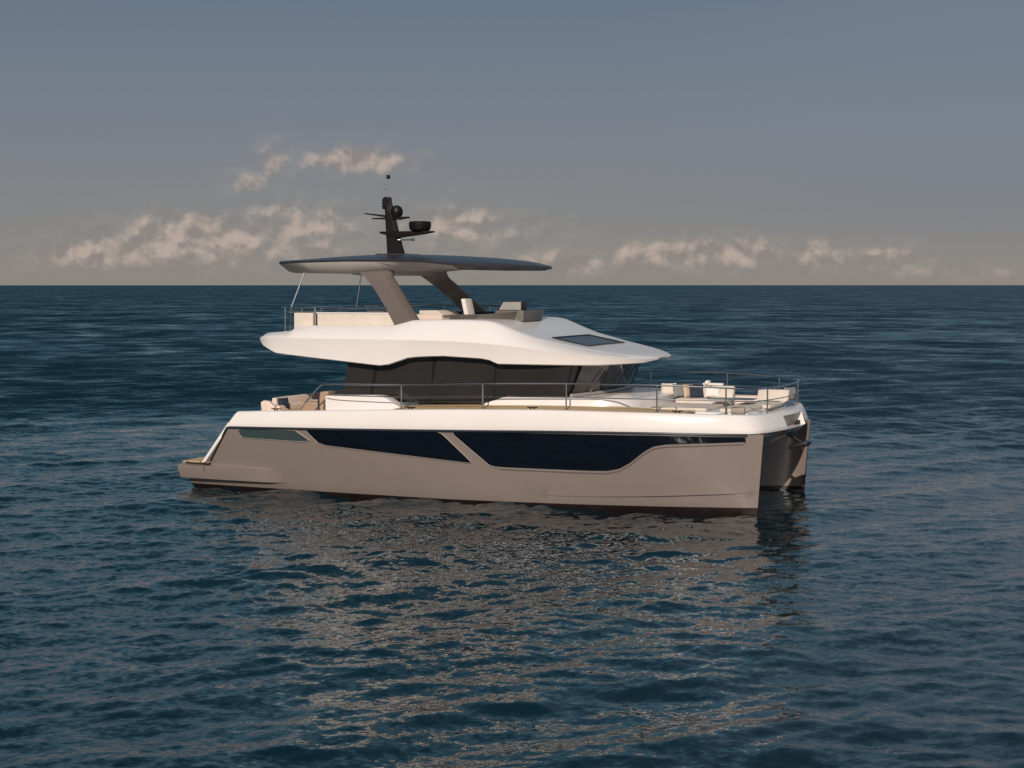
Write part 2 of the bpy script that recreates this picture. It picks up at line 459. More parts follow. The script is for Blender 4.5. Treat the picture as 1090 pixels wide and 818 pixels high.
def make_hull(sgn):
    mb = MB()
    st = list(np.linspace(0, 1, 70)) 
    st = [1 - (1 - s) ** 1.25 for s in st]
    # level: (z or callable, start X, extra outward offset callable)
    zero = lambda X: 0.0
    spon = lambda X: .22 * max(0, 1 - (X / 3.45)) ** .8
    ledge = lambda X: (.12 + .10 * max(0, 1 - X / 3.45)) * min(1, max(0, (3.62 - X) / .22))
    lev = [(lambda X: -.55, .6, lambda X: -.25), (lambda X: -.02, .35, zero), (lambda X: .085 + .09*max(0, (X-9)/8.5), .30, zero),
           (lambda X: .27, .28, zero), (lambda X: .275 * (1 - w_ch(X)) + (z_chine(X) * .7) * w_ch(X), .14, ledge), (lambda X: .30 * (1 - w_ch(X)) + (z_chine(X) - .012) * w_ch(X), .12, ledge), (lambda X: .58 * (1 - w_ch(X)) + z_chine(X) * w_ch(X), .10, spon),
           (lambda X: .66 + .02 * w_ch(X), .12, lambda X: spon(X) * .9), (lambda X: .70, .16, lambda X: spon(X) * .1)]
    chine_i = None
    rows = []
    for s in st:
        r = []
        def add(zf, xa, of, xe=0):
            X = xa + s * (17.54 + xe - xa)
            z = zf(X)
            X += .075 * z * max(0, (X - 14) / 3.54)
            r.append((X, y_out(X, z) - of(min(X, 17.54)), z))
        add(*lev[0]); add(*lev[1]); add(*lev[2])
        for l in lev[3:]: add(*l)
        add(lambda X: .765, .18, zero); add(lambda X: .77, 1.20, zero)
        for q in np.linspace(.12, 1, 9):
            xa = rake(.85 + (1.87 - .85) * q) + .04
            add(lambda X, q=q: .77 + (z_gr(X) - .77) * q, xa, zero)
        # inner side, from the deck down
        def inner(xa, z, yf):
            X = xa + s * (17.54 - xa); w = min(1, (17.54 - X) / 1.6); w = w * w * (3 - 2 * w)
            X2 = X + .075 * z * max(0, (X - 14) / 3.54); r.append((X2, (y_out(X2, z) + .02) * (1 - w) + yf * w, z))
        for q in (1, .5):
            X = rake(1.8) + s * (17.54 - rake(1.8)); inner(rake(1.8), z_gr(X) * q + .2 * (1 - q), y_in_t(X) * q + y_in_b(X) * (1 - q))
        X = .3 + s * 17.24
        inner(.3, .12, y_in_b(X)); inner(.3, -.02, y_in_b(X)); inner(.3, -.55, y_in_b(X) - .2)
        rows.append(r)
    # fold the chine into the outer skin: the skin just under it steps inward
    for r in rows:
        for k in range(1, 13):
            X, y, z = r[k]
            zc = z_chine(X)
            if X > 11 and z < zc - .005:
                r[k] = (X, y + .06 * min(1, (X - 11) / 4.5) * min(1, max(0, (17.5 - X) / .9)), z)
    mb.grid(rows, MT, close_u=True, cap0=True, cap1=True, matf=lambda i, j: MBOOT if (j < 2 or j >= 22) else MT)
    if sgn > 0: mb.flip()
    return mb.build('hull', yacht, angle=28)


hulls = {-1: make_hull(-1), 1: make_hull(1)}


def skin_panel(name, parent, xs, lo, hi, mat, yf, out=.012, thick=.05, nx=90, nz=8, sgn=-1, frame=None, fw=.03):
    """a thin pane that lies on a curved side; lo and hi give its lower and upper edge"""
    X = np.linspace(xs[0], xs[1], nx)
    mb = MB()
    front, back = [], []
    for x in X:
        a, b = lo(x), hi(x)
        if b < a + .004: b = a + .004
        zs = np.linspace(a, b, nz)
        front.append([(x, yf(x, z) - out, z) for z in zs]); back.append([(x, yf(x, z) + thick - out, z) for z in zs])
    rows = [f + bk[::-1] for f, bk in zip(front, back)]
    mb.grid(rows, mat, close_u=True, cap0=True, cap1=True)
    if frame:
        ring = [Vector(r[-1]) for r in front] + [Vector(r[0]) for r in front[::-1]]
        ring.append(ring[0].copy())
        mb.tube([p + Vector((0, -.001, 0)) for p in ring], fw, frame, n=6)
    if sgn > 0: mb.flip()
    return mb.build(name, parent, angle=40)


for sg in (-1, 1):
    # aft slot, middle wedge and long forward window of each hull
    skin_panel('hull_window', hulls[sg], (2.40, 4.80),
               lin([2.40, 2.47, 2.55, 4.40, 4.70, 4.80], [1.74, 1.60, 1.565, 1.53, 1.54, 1.57]),
               lin([2.40, 2.50, 2.62, 4.25, 4.36, 4.80], [1.76, 1.85, 1.86, 1.86, 1.85, 1.58]), MSLOT, y_out, out=.006, sgn=sg, frame=MTRIM, fw=.016)
    skin_panel('hull_window', hulls[sg], (4.72, 9.84),
               lin([4.72, 4.80, 5.06, 5.30, 9.70, 9.84], [1.86, 1.76, 1.52, 1.45, 1.135, 1.15]),
               lin([4.72, 4.85, 8.72, 8.86, 9.0, 9.78, 9.84], [1.88, 1.905, 1.985, 1.975, 1.93, 1.22, 1.16]), MGL, y_out, sgn=sg, frame=MTRIM, fw=.013)
    skin_panel('hull_window', hulls[sg], (9.32, 17.28),
               lin([9.32, 9.40, 10.36, 10.52, 10.8, 13.2, 13.7, 14.05, 14.35, 14.75, 15.0, 15.3, 17.28],
                   [1.95, 1.86, 1.10, 1.065, 1.05, 1.05, 1.06, 1.13, 1.30, 1.62, 1.76, 1.815, 1.90]),
               lin([9.32, 9.40, 9.52, 12.5, 15, 17.24, 17.28], [1.965, 2.0, 2.01, 2.055, 2.075, 2.055, 2.04]), MGL, y_out, nx=140, sgn=sg, frame=MTRIM, fw=.013)
    # pale bevel under the forward window
    b = MB()
    lo = lin([10.36, 10.52, 10.8, 13.2, 13.7, 14.05, 14.35, 14.75, 15.0, 15.3, 17.25],
             [1.10, 1.065, 1.05, 1.05, 1.06, 1.13, 1.30, 1.62, 1.76, 1.815, 1.90])
    X = np.linspace(10.6, 17.25, 90)
    b.grid([[(x, y_out(x, lo(x)) - .010, lo(x) - .004), (x, y_out(x, lo(x)) - .024, lo(x) - .03), (x, y_out(x, lo(x) - .07) - .001, lo(x) - .075)] for x in X], MT)
    if sg > 0: b.flip()
    b.build('window_bevel', hulls[sg])
    b = MB(); b.tube([(1.06, y_out(1.06, z) - .22*(1-1.06/3.45)**.8 - .001, z) for z in (.31, .45, .58)] + [(1.06, y_out(1.06, .66) - .15, .67)], .009, MBLK, n=6)
    if sg > 0: b.flip()
    b.build('platform_seam', hulls[sg])
    # dark groove with its metal rail, from the bow round to the raked stern edge
    g = MB()
    pts = [(x, y_out(x, 9) - .012, z_gr(x) - .01) for x in np.linspace(17.32, 2.12, 60)]
    pts += [(rake(z) + .05, y_out(rake(z), z) - .012, z) for z in np.linspace(1.84, .84, 14)]
    g.tube(pts, .038, MRUB, n=8)
    if sg > 0: g.flip()
    g.build('rub_rail', hulls[sg])

# bridge deck between the hulls
mb = MB()
prof = [(17.60, 2.13), (17.56, 2.02), (17.42, 1.86), (17.1, 1.62), (16.4, 1.36), (14.5, 1.12), (10, .98), (3, .92), (2.0, .95), (2.25, 2.1)]
rows = []
for k in range(21):
    v = -1 + k / 10
    bow = .32 * (1 - v * v)
    rows.append([(x + bow * min(1, max(0, (x - 16) / 1.6)), v * (abs(y_in_t(min(x, 17.6))) + .05), z - (.10 * (1 - abs(v)) if x < 17 else 0)) for x, z in prof])
mb.grid(rows, MT, cap0=True, cap1=True)
mb.build('bridge_deck', yacht)

# swim platform
mb = MB()
mb.box(.12, 1.9, -1.9, 1.9, .46, .70, MT, .05)
plat = mb.build('swim_platform', yacht)
mb = MB(); mb.box(.30, 1.75, -1.88, 1.88, .703, .735, MTEAK, .006)
for s in (-1, 1): mb.prism([(.30, s*1.95), (1.28, s*1.95), (1.28, s*3.66), (.34, s*3.54)], .772, .80, MTEAK, axis='Z')
mb.build('teak_decking', plat)

# white deck moulding: outline of the deck edge, half of it, then mirrored
def outline():
    P = []
    for x in np.linspace(1.3, 15, 44): P.append((x, y_out(x, z_gr(x)) - .015))
    for x in (15.4, 15.8, 16.15, 16.45, 16.7, 16.92, 17.1, 17.25, 17.37, 17.47): P.append((x, y_out(x, z_gr(x)) - .015))
    for y in (-2.72, -2.55, -2.3, -2.0, -1.6, -1.2, -.80, -.4, 0): P.append((18.02 - .45 * (y / 2.85) ** 2, y))
    return P


half = outline()
for _ in range(5):
    q = half[:]
    for i in range(len(half) - 17, len(half) - 4): q[i] = tuple((half[i-1][c] + 2*half[i][c] + half[i+1][c]) / 4 for c in (0, 1))
    half = q
full = half + [(x, -y) for x, y in half[-2::-1]]
n_out = []
for i, p in enumerate(full):
    a = full[max(i-1, 0)]; c = full[min(i+1, len(full)-1)]
    tx, ty = c[0]-a[0], c[1]-a[1]; l = math.hypot(tx, ty); n_out.append((ty/l, -tx/l))
rows = []
for (x, y), (nx_, ny_) in zip(full, n_out):
    zg, zt = z_gr(x), z_tp(x)
    h = zt - zg
    bowf = min(1, max(0, (x - 16.6) / .9))
    sec = [(-.06, zg + .0), (.0, zg + .02), (.012, zg + .10), (.010 - .02*bowf, zg + h*.30), (-.01 - .06*bowf, zg + h*.62), (-.03 - .08*bowf, zg + h * .80), (-.055 - .09*bowf, zt - .045), (-.085 - .09*bowf, zt - .012),
           (-.13 - .09*bowf, zt), (-.24 - .09*bowf, zt), (-.27 - .09*bowf, zt - .03), (-.28 - .09*bowf, zt - .10)]
    row = []
    for o_, z in sec:
        px, py = x + nx_*o_, y + ny_*o_
        if x < 3.2: px = max(px, rake(z) - .02 + (x - 1.3) * (3.2 - rake(z)) / 1.9 * .999)
        row.append((px, py, z))
    rows.append(row)
ic = len(half) - 1
notch = lambda i, j: (ic - 3 <= i < ic + 2) and 1 <= j < 5
mb = MB()
vsr = mb.grid(rows, MW, skip=notch)
# recess for the ground tackle in the bow
r0 = [rows[i][1] for i in range(ic-3, ic+3)]; r1 = [rows[i][5] for i in range(ic-3, ic+3)]
bx = 17.66
back0 = [(bx, p[1]*.92, p[2] - .01) for p in r0]; back1 = [(bx, p[1]*.92, p[2] - .01) for p in r1]
mb.grid([r0, back0], MW); mb.grid([back0, back1], MCREAM); mb.grid([back1, r1], MW)
mb.grid([[r0[0], back0[0]], [r1[0], back1[0]]], MW); mb.grid([[r0[-1], back0[-1]], [r1[-1], back1[-1]]], MW)
# deck sheet inside the moulding
dk = [(r[-1][0], r[-1][1]) for r in rows]
nh = len(dk)
drows = []
for i in range(ic + 1):
    a, b = rows[i][-1], rows[nh-1-i][-1]
    drows.append([(a[0]*(1-t) + b[0]*t, a[1]*(1-t) + b[1]*t, z_tp(a[0]) - .10 + .02*math.sin(math.pi*t)) for t in np.linspace(0, 1, 9)])
mb.grid(drows, MW)
deck = mb.build('deck_moulding', yacht, angle=40)
# transom: raked white wall with steps
mb = MB()
for sg in (-1, 1):
    mb.prism([(rake(.80)-.07, .80), (rake(.80)+.05, .80), (rake(2.0)+.06, 2.0), (rake(2.0)-.06, 2.0)], sg*3.76, sg*3.30, MW, .02)
    for k in range(5): mb.box(1.35+k*.24, 2.7, sg*2.3, sg*3.3, .74+k*.30, .74+(k+1)*.30, MW, .02)
mb.prism([(1.75, .74), (1.9, .74), (2.75, 2.3), (2.45, 2.3)], -2.3, 2.3, MW, .02)
mb.build('transom', yacht)
# teak side decks
mb = MB()
mb.grid([[(x, y_top(x) + .31, z_tp(x) - .012), (x, -2.60 + .35*max(0, x-14.4), z_tp(x) + .05 - .06*max(0, min(1, x-14.2)))] for x in np.linspace(7.3, 15.7, 34)], MTEAK)
mb.grid([[(x, y_top(x) + .31, z_tp(x) - .10), (x, y_top(x) + .31, z_tp(x) - .012)] for x in np.linspace(7.3, 15.7, 34)], MTEAK)
mb.mirror()
mb.box(2.75, 5.3, -2.9, 2.9, 2.27, 2.33, MTEAK)
mb.build('teak_side_deck', deck)

# ---- saloon house: white lower part, dark core, separate panes
ybase = 2.72
fx = lambda y: 12.52 - .32 * (y / 2.7) ** 2
mb = MB()
sh = [(9.75, -2.70)] + [(x, -2.70) for x in np.linspace(10.4, 12.9, 8)] + [(13.3, -2.62), (13.6, -2.45), (13.85, -2.1), (13.95, -1.5), (14.0, -.7), (14.0, 0)]
sh = sh + [(x, -y) for x, y in sh[-2::-1]]
zc_ = lambda x: 2.92 if x < 12.9 else 2.92 - .04 * (x - 12.9)
rr = []
for x, y in sh:
    s = 1 if x > 10 else 0
    rr.append([(x, y*1.03, 2.55), (x, y*1.01, 2.70 + .0*s), (x, y, (zc_(x) - .04) if s else 2.70), (x - (.04 if x > 13 else 0), y*.985, zc_(x) if s else 2.71), (min(x, 13.3)*.98, 0, (2.93) if s else 2.72)])
mb.grid(rr, MW)
# moulded coaming beside the cockpit doors
for sg in (-1, 1):
    mb.prism([(4.98, 2.36), (4.98, 2.84), (6.5, 2.88), (6.75, 2.87), (6.95, 2.80), (7.36, 2.56), (7.36, 2.40)], sg*2.80, sg*3.25, MW, .04)
mb.build('saloon_house', yacht, angle=38)


def side_y(x, z): return -(2.66 + .10 * (z - 2.7))


mb = MB()
core = []
for z in (2.66, 3.3, 4.08):
    dx = .42 * (z - 2.95)
    y = side_y(8, z) + .035
    ring = [(5.28 + .25*(z-2.8), y), (11.6, y), (12.1 + dx*.9, y + .0)] + [(fx(v) - .04 + dx, v) for v in np.linspace(-2.5, 2.5, 11)] + [(12.1 + dx*.9, -y), (11.6, -y), (5.28 + .25*(z-2.8), -y)]
    core.append([(a, b, z) for a, b in ring])
mb.grid(core, MBLK, close_u=True, cap0=True, cap1=True)
saloon = mb.build('saloon_frame', yacht, angle=25)
for sg in (-1, 1):
    for a, b, la, lb in ((5.22, 6.12, 2.7, 2.7), (6.22, 8.02, 2.68, 2.68), (8.05, 9.98, 2.69, 2.69), (10.02, 12.05, 2.93, 2.93)):
        mb = MB(); rows = []
        for z in np.linspace(0, 1, 7):
            zz = la + (4.06 - la) * z
            dxz = .25 * (zz - 2.8) if a < 8 else .12*(zz - 2.8)
            dxb = .30 * (zz - 2.8) if b > 11 else (.25 * (zz - 2.8) if b < 8.1 and b > 6 else .12*(zz-2.8))
            if b == 9.98: dxb = .12*(zz - 2.8) + (.28 if zz > 2.9 else 0) * 0
            rows.append([(a + dxz + (b + dxb - a - dxz) * t, side_y(8, zz), zz) for t in np.linspace(0, 1, 12)])
        mb.grid(rows, MSG)
        mb.grid([[(x, y + .03, z) for x, y, z in r] for r in rows], MSG)
        if sg > 0: mb.flip()
        mb.build('saloon_window', saloon)
vsx = [-2.55, -1.55, -.05, .05, 1.55, 2.55]
for a, b in ((-2.52, -.90), (-.86, .86), (.90, 2.52)):
    mb = MB(); rows = []
    for z in np.linspace(2.96, 3.96, 7):
        rows.append([(fx(v) + .42 * (z - 2.95), v * (1 + .02 * (z - 2.95)), z) for v in np.linspace(a, b, 10)])
    mb.grid(rows, MSG); mb.grid([[(x - .03, y, z) for x, y, z in r] for r in rows], MSG)
    mb.build('windscreen', saloon)
# wipers and grey sill along the windscreen foot
mb = MB()
mb.tube([(fx(v) + .06, v, 2.975) for v in np.linspace(-2.6, 2.6, 16)], .05, MSCR, n=8)
saloonsill = mb.build('windscreen_sill', saloon)
for v in (-1.7, 0, 1.7):
    mb = MB(); mb.tube([(fx(v) + .08, v, 2.98), (fx(v) + .20, v + .1, 3.2), (fx(v + .5) + .34, v + .45, 3.62)], .012, MBLK, n=6); mb.build('wiper', saloon)

# ---- flybridge moulding
FX = [2.70, 2.80, 3.00, 3.25, 3.62, 3.72, 3.85, 4.5, 5, 6, 6.4, 6.65, 6.95, 7.25, 7.55, 7.8, 8.2, 8.65, 9.2, 9.8, 10.05, 10.3, 10.7, 11.2, 11.7, 12.2, 12.6, 13.0, 13.3, 13.55, 13.75, 13.90, 14.0, 14.06]
f_zb = lin([2.70, 2.80, 3.25, 3.6, 6.4, 6.65, 6.95, 7.55, 7.9, 8.65, 9.8, 10.05, 10.3, 13.0, 13.9, 14.06],
           [4.28, 4.20, 4.00, 3.965, 3.72, 3.70, 3.735, 3.93, 3.97, 4.0, 3.95, 3.91, 3.81, 3.80, 3.84, 3.90])
f_zm = pchip([2.70, 2.8, 3.25, 6, 8.65, 10.3, 12, 13.5, 14.06], [4.43, 4.45, 4.46, 4.46, 4.44, 4.36, 4.17, 4.0, 3.93])
f_zt = lin([2.70, 2.80, 3.25, 3.66, 3.80, 5, 6.4, 6.95, 7.25, 7.55, 7.85, 8.65, 9.6, 10.0, 10.3, 10.6, 11.2, 12.2, 13, 13.75, 14.06],
           [4.56, 4.60, 4.63, 4.67, 4.82, 4.83, 4.835, 4.86, 4.93, 5.0, 5.02, 5.03, 5.03, 4.99, 4.88, 4.76, 4.55, 4.32, 4.17, 4.03, 3.96])
f_ym = pchip([2.70, 2.9, 3.3, 5, 9, 10.3, 11.2, 12.2, 13.0, 13.55, 13.9, 14.06], [3.05, 3.14, 3.18, 3.2, 3.2, 3.19, 3.15, 2.98, 2.62, 2.05, 1.35, .5])
f_zc = pchip([8.9, 9.6, 10.1, 10.8, 11.2, 12.2, 13.4, 13.85, 14.06], [5.06, 5.04, 4.97, 4.70, 4.56, 4.34, 4.12, 4.05, 3.97])
mb = MB(); rows = []
for x in FX:
    ym, zb, zm, zt = f_ym(x), f_zb(x), f_zm(x), f_zt(x)
    o = 1 if x < 8.9 else 0
    yl = ym - .09 * min(1, ym / 2); 
    ins = .38 * min(1, ym / 3.0) if x < 9 else (.38 + .22 * min(1, (x - 9) / 3)) * min(1, ym / 3.0)
    yt = ym - ins
    zs = max(zb + .10, 4.05) if x < 10 else zb + .06
    h = [(0, zs), (max(yl - .30, 0) , zs), (yl - .05, zb + .005), (yl, zb + .03), (ym - .06, zm - (zm - zb) * .45), (ym, zm), (ym - ins*.18, zm + (zt - zm) * .28),
         (yt + ins * .22, zt - (zt - zm) * .13), (yt + .02, zt - .02), (yt - .03, zt)]
    if o:
        zi = min(zt - .01, 4.45)
        h += [(yt - .16, zt), (yt - .20, zt - .03), (yt - .24, zi), (yt*.5, zi), (0, zi)]
    else:
        zc = max(f_zc(x), zt)
        h += [(yt*.92, zt + (zc - zt) * .22), (yt*.82, zt + (zc - zt) * .44), (yt*.62, zt + (zc - zt) * .72), (yt*.33, zt + (zc - zt) * .93), (0, zc)]
    rows.append([(x, -y, z) for y, z in h])
mb.grid(rows, MW, cap0=True, cap1=True)
mb.mirror()
fly = mb.build('flybridge', yacht, angle=30, weld=.003)


def roof_z(x, y):
    ym = f_ym(x); ins = (.38 + .22 * min(1, max(0, (x - 9)) / 3)) * min(1, ym / 3.0); yt = ym - ins; zt = f_zt(x); zc = max(f_zc(x), zt)
    t = abs(y) / yt
    return float(np.interp(t, [0, .33, .62, .82, .92, 1], [zc, zt + (zc-zt)*.93, zt + (zc-zt)*.72, zt + (zc-zt)*.44, zt + (zc-zt)*.22, zt]))


# skylight let into the sloping coachroof
mb = MB()
A, B, C_, D_ = (11.40, -1.75), (12.42, -1.60), (12.42, 1.40), (11.40, 1.20)
def bil(u, v):
    x = (A[0]*(1-u) + B[0]*u)*(1-v) + (D_[0]*(1-u) + C_[0]*u)*v; y = (A[1]*(1-u) + B[1]*u)*(1-v) + (D_[1]*(1-u) + C_[1]*u)*v
    return x, y
rows = []
for u in np.linspace(0, 1, 10):
    rows.append([(*bil(u, v), roof_z(*bil(u, v)) + .018) for v in np.linspace(0, 1, 14)])
mb.grid(rows, MSKY)
ring = [rows[0][k] for k in range(14)] + [rows[i][-1] for i in range(1, 10)] + [rows[-1][k] for k in range(12, -1, -1)] + [rows[i][0] for i in range(8, -1, -1)]
mb.tube(ring, .025, MBLK, n=6)
mb.build('skylight', fly)

# flybridge furniture
for sg in (-1, 1):
    mb = MB(); mb.box(3.60, 4.24, sg*2.62, sg*1.9, 4.40, 5.19, MCREAM, .04)
    mb.build('aft_bench', yacht)
mb = MB(); mb.box(4.38, 6.98, -2.62, -2.0, 4.40, 5.17, MCREAM, .03); mb.box(4.36, 7.0, -2.64, -1.98, 5.17, 5.205, MW, .01)
mb.build('wet_bar', yacht)
mb = MB(); mb.box(5.2, 8.3, 2.0, 2.6, 4.45, 4.86, MNAVY, .05); mb.box(5.2, 8.4, 2.42, 2.62, 4.8, 5.17, MNAVY, .05)
mb.build('sofa', yacht)
mb = MB(); mb.box(6.2, 7.3, -.3, .9, 4.45, 5.12, MPINK, .05); mb.prism([(6.55, 5.1), (7.35, 5.1), (7.15, 5.24), (6.55, 5.24)], -.3, .9, MCREAM, .02)
mb.build('dinette', yacht)
for yy in (-.6,):
    mb = MB()
    mb.prism([(8.30, 4.98), (8.44, 4.98), (8.30, 5.60), (8.16, 5.60)], yy-.26, yy+.26, MWHF, .045)
    mb.box(8.30, 8.78, yy-.26, yy+.26, 4.93, 5.05, MCREAM, .04)
    seat = mb.build('helm_seat', yacht)
    mb = MB(); mb.lathe([(.20, 4.45), (.20, 4.49), (.06, 4.52), (.06, 4.95)], (8.5, yy, 0), MBLK, 16)
    mb.prism([(8.26, 4.95), (8.29, 4.95), (8.15, 5.55), (8.12, 5.5)], yy-.27, yy+.27, MBLK, .01)
    mb.build('seat_pedestal', seat)
mb = MB()
mb.prism([(9.22, 4.96), (9.36, 5.27), (10.22, 5.27), (10.24, 4.96)], -1.05, .3, MCON, .025)
mb.prism([(9.38, 5.25), (9.56, 5.54), (10.16, 5.54), (10.16, 5.25)], -1.0, -.62, MBLK, .015)
cons = mb.build('helm_console', yacht)
mb = MB(); mb.prism([(9.45, 5.285), (9.59, 5.51), (10.13, 5.51), (10.13, 5.285)], -1.02, -1.003, MSCR)
mb.build('side_panel', cons)
mb = MB(); mb.lathe([(.17, -.012), (.19, 0), (.17, .012), (.15, 0)], (9.25, -.5, 5.15), MBLK, 20, axis='X'); mb.build('steering_wheel', cons)
# low dark wind deflector round the helm
mb = MB(); rows = []
for a in np.linspace(0, 1, 40):
    th = math.pi * a
    x = 8.30 + 1.80 * max(0, math.sin(th)) ** .55; y = -1.95 * math.cos(th) if True else 0
    hh = .15 + .12 * max(0, math.sin(th)) ** 2
    z0 = 5.0
    rows.append([(x, y, z0), (x + .10, y*1.03, z0 + hh), (x + .08, y*1.02, z0 + hh + .01), (x - .03, y*.985, z0)])
mb.grid(rows, MCON, close_u=True, cap0=True, cap1=True)
mb.build('wind_deflector', yacht)

# ---- hardtop
r_w = pchip([1.78, 1.9, 2.3, 3.0, 4.5, 7, 8.5, 9.5, 10.1, 10.45, 10.62], [.9, 1.35, 1.85, 2.22, 2.42, 2.42, 2.32, 2.05, 1.6, 1.1, .5])
r_ze = lin([1.78, 2.3, 3, 5, 7.5, 8.6, 9.5, 10.2, 10.62], [6.68, 6.67, 6.69, 6.72, 6.70, 6.60, 6.56, 6.53, 6.50])
r_zt = pchip([1.78, 2.3, 3.2, 4.5, 5.5, 7, 8.5, 9.5, 10.2, 10.62], [6.70, 6.75, 6.82, 6.89, 6.92, 6.89, 6.82, 6.75, 6.66, 6.54])
r_zb = lin([1.78, 1.9, 2.2, 2.6, 5, 6.2, 7.2, 8.1, 8.6, 10.3, 10.62], [6.62, 6.53, 6.41, 6.355, 6.34, 6.40, 6.49, 6.51, 6.43, 6.42, 6.46])
mb = MB(); rows = []
for x in [1.78, 1.82, 1.9, 2.05, 2.3, 2.6, 3, 3.5, 4.2, 5, 6, 7, 7.6, 8.1, 8.35, 8.6, 9, 9.5, 9.8, 10.1, 10.3, 10.45, 10.56, 10.62]:
    w, ze, zt, zb = r_w(x), r_ze(x), r_zt(x), r_zb(x)
    wl = w - min(.42, w * .35)
    xs_ = 2.26 + (x - 1.78) * (10.42 - 2.26) / (10.62 - 1.78)
    rows.append([(xs_, -y, z) for y, z in [(0, zt), (w*.4, zt - (zt-ze)*.12), (w*.72, zt - (zt-ze)*.42), (w*.92, ze + .05), (w, ze + .005), (w - .02, ze - .05), (wl, zb + .015), (wl - .06, zb), (0, zb)]])
mb.grid(rows, MROOF, cap0=True, cap1=True, matf=lambda i, j: MROOF if (j < 5 or i >= 15) else MSOF)
mb.mirror()
roof = mb.build('hardtop', yacht, angle=35)
mb = MB(); mb.prism([(4.9, 6.30), (5.1, 6.28), (6.25, 6.28), (6.3, 6.45), (6.3, 6.5), (4.6, 6.5), (4.6, 6.42)], -1.4, 1.4, MSOF, .02)
mb.build('ceiling_panel', roof)

# raked legs, one on each side
for sg in (-1, 1):
    mb = MB(); rows = []
    key = [(0, 5.15, 6.45, -1.95, 6.44), (.06, 5.42, 6.45, -1.98, 6.37), (.16, 5.64, 6.50, -2.05, 6.22), (.4, 6.05, 6.84, -2.26, 5.88), (.7, 6.52, 7.30, -2.54, 5.40), (1, 6.98, 7.80, -2.82, 4.86), (1.1, 7.1, 7.95, -2.9, 4.70)]
    for t, xa, xb, y, z in key:
        th = .16
        zz = z
        rows.append([(xa, y + .06, zz), (xa + .03, y - .02, zz), (xb - .16, y - .05, zz + .0), (xb - .03, y + .05, zz), (xb, y + .12, zz), (xb - .02, y + th*1.5, zz), (xa + .03, y + th*1.5, zz)])
    mb.grid(rows, MLEG, close_u=True, cap0=True, cap1=True)
    if sg > 0: mb.flip()
    mb.build('hardtop_leg', yacht, angle=24)
    mb = MB(); mb.tube([(3.52, sg*1.78, 6.44), (3.17, sg*2.05, 5.30), (3.15, sg*2.05, 4.6)], .022, MSS, n=8); mb.build('hardtop_pole', yacht)

# flybridge rail
mb = MB()
pth = [(7.3, -2.55, 5.36), (5, -2.62, 5.34), (3.4, -2.62, 5.33), (3.15, -2.55, 5.33), (3.05, -2.35, 5.33), (3.05, 2.35, 5.33), (3.15, 2.55, 5.33), (3.4, 2.62, 5.33), (8.5, 2.55, 5.38)]
mb.tube(pth, .018, MSS, n=8, smooth=2)
mb.tube([(x, y, z - .13) for x, y, z in pth[1:-1]], .010, MSS, n=6, smooth=1)
flyrail = mb.build('flybridge_rail', yacht)
for x, y in ((3.30, -2.6), (4.31, -2.62), (3.05, -1.2), (3.05, 0), (3.05, 1.2), (3.30, 2.6), (4.31, 2.62), (6.0, 2.58), (7.6, 2.55)):
    mb = MB(); mb.tube([(x, y, 4.5), (x, y, 5.34)], .018 if x != 4.31 else .03, MSS, n=8); mb.build('stanchion', flyrail)

# ---- mast
mb = MB(); rows = []
for t in np.linspace(0, 1, 8):
    z = 6.80 + t * 1.85
    xa = 5.39 - .13 * t; xb = 5.95 - .50 * t ** .9
    wv = .17 - .09 * t
    rows.append([(xa, -wv*.6, z), (xa + .06, -wv, z), (xb - .10, -wv, z), (xb, -wv*.4, z), (xb, wv*.4, z), (xb - .10, wv, z), (xa + .06, wv, z), (xa, wv*.6, z)])
mb.grid(rows, MMAST, close_u=True, cap0=True, cap1=True)
mb.box(5.22, 5.46, -.09, .09, 8.28, 8.62, MRAD, .02)
for z in (8.33, 8.42, 8.51): mb.lathe([(.08, z), (.10, z+.02), (.10, z+.05), (.08, z+.06)], (5.27, 0, 0), MRAD, 12)
mb.prism([(4.9, 6.82), (6.5, 6.86), (6.2, 6.93), (5.2, 6.94)], -.4, .4, MROOF, .01)
mast = mb.build('mast', yacht, angle=30)
mb = MB(); mb.prism([(5.16, 7.55), (5.16, 7.61), (6.86, 7.61), (6.86, 7.57), (6.55, 7.52), (5.7, 7.42)], -.16, .16, MMAST, .012); mb.build('radar_platform', mast)
mb = MB(); mb.lathe([(.26, 7.615), (.31, 7.66), (.335, 7.76), (.335, 7.86), (.31, 7.895), (.2, 7.905)], (6.44, 0, 0), MRAD, 32); mb.build('radar_scanner', mast)
mb = MB(); mb.prism([(4.86, 7.99), (4.86, 8.02), (6.06, 8.05), (6.06, 8.01), (5.75, 7.96)], -.10, .10, MMAST, .01); mb.build('crosstree', mast)
mb = MB(); mb.lathe([(.02, -.20), (.12, -.17), (.185, -.07), (.19, .03), (.15, .13), (.07, .185), (.01, .195)], (5.66, 0, 8.20), MRAD, 28); mb.build('satellite_dome', mast)
mb = MB(); mb.prism([(4.56, 8.15), (4.60, 8.18), (5.35, 8.10), (5.35, 8.03)], -.04, .04, MMAST, .008); mb.build('antenna_arm', mast)
mb = MB(); mb.tube([(5.31, 0, 8.6), (5.31, 0, 9.32)], .022, MSS, n=8); mb.tube([(5.23, 0, 8.87), (5.31, 0, 8.87)], .01, MSS, n=6)
mb.lathe([(.03, 9.19), (.06, 9.21), (.06, 9.29), (.03, 9.31)], (5.38, 0, 0), MRAD, 14); mb.build('antenna', mast)
mb = MB(); mb.lathe([(.055, -.27), (.03, -.22), (.018, -.1), (.018, .14), (.03, .2), (.06, .24)], (6.05, -.12, 7.35), MSS, 14, axis='X'); mb.build('horn', mast)
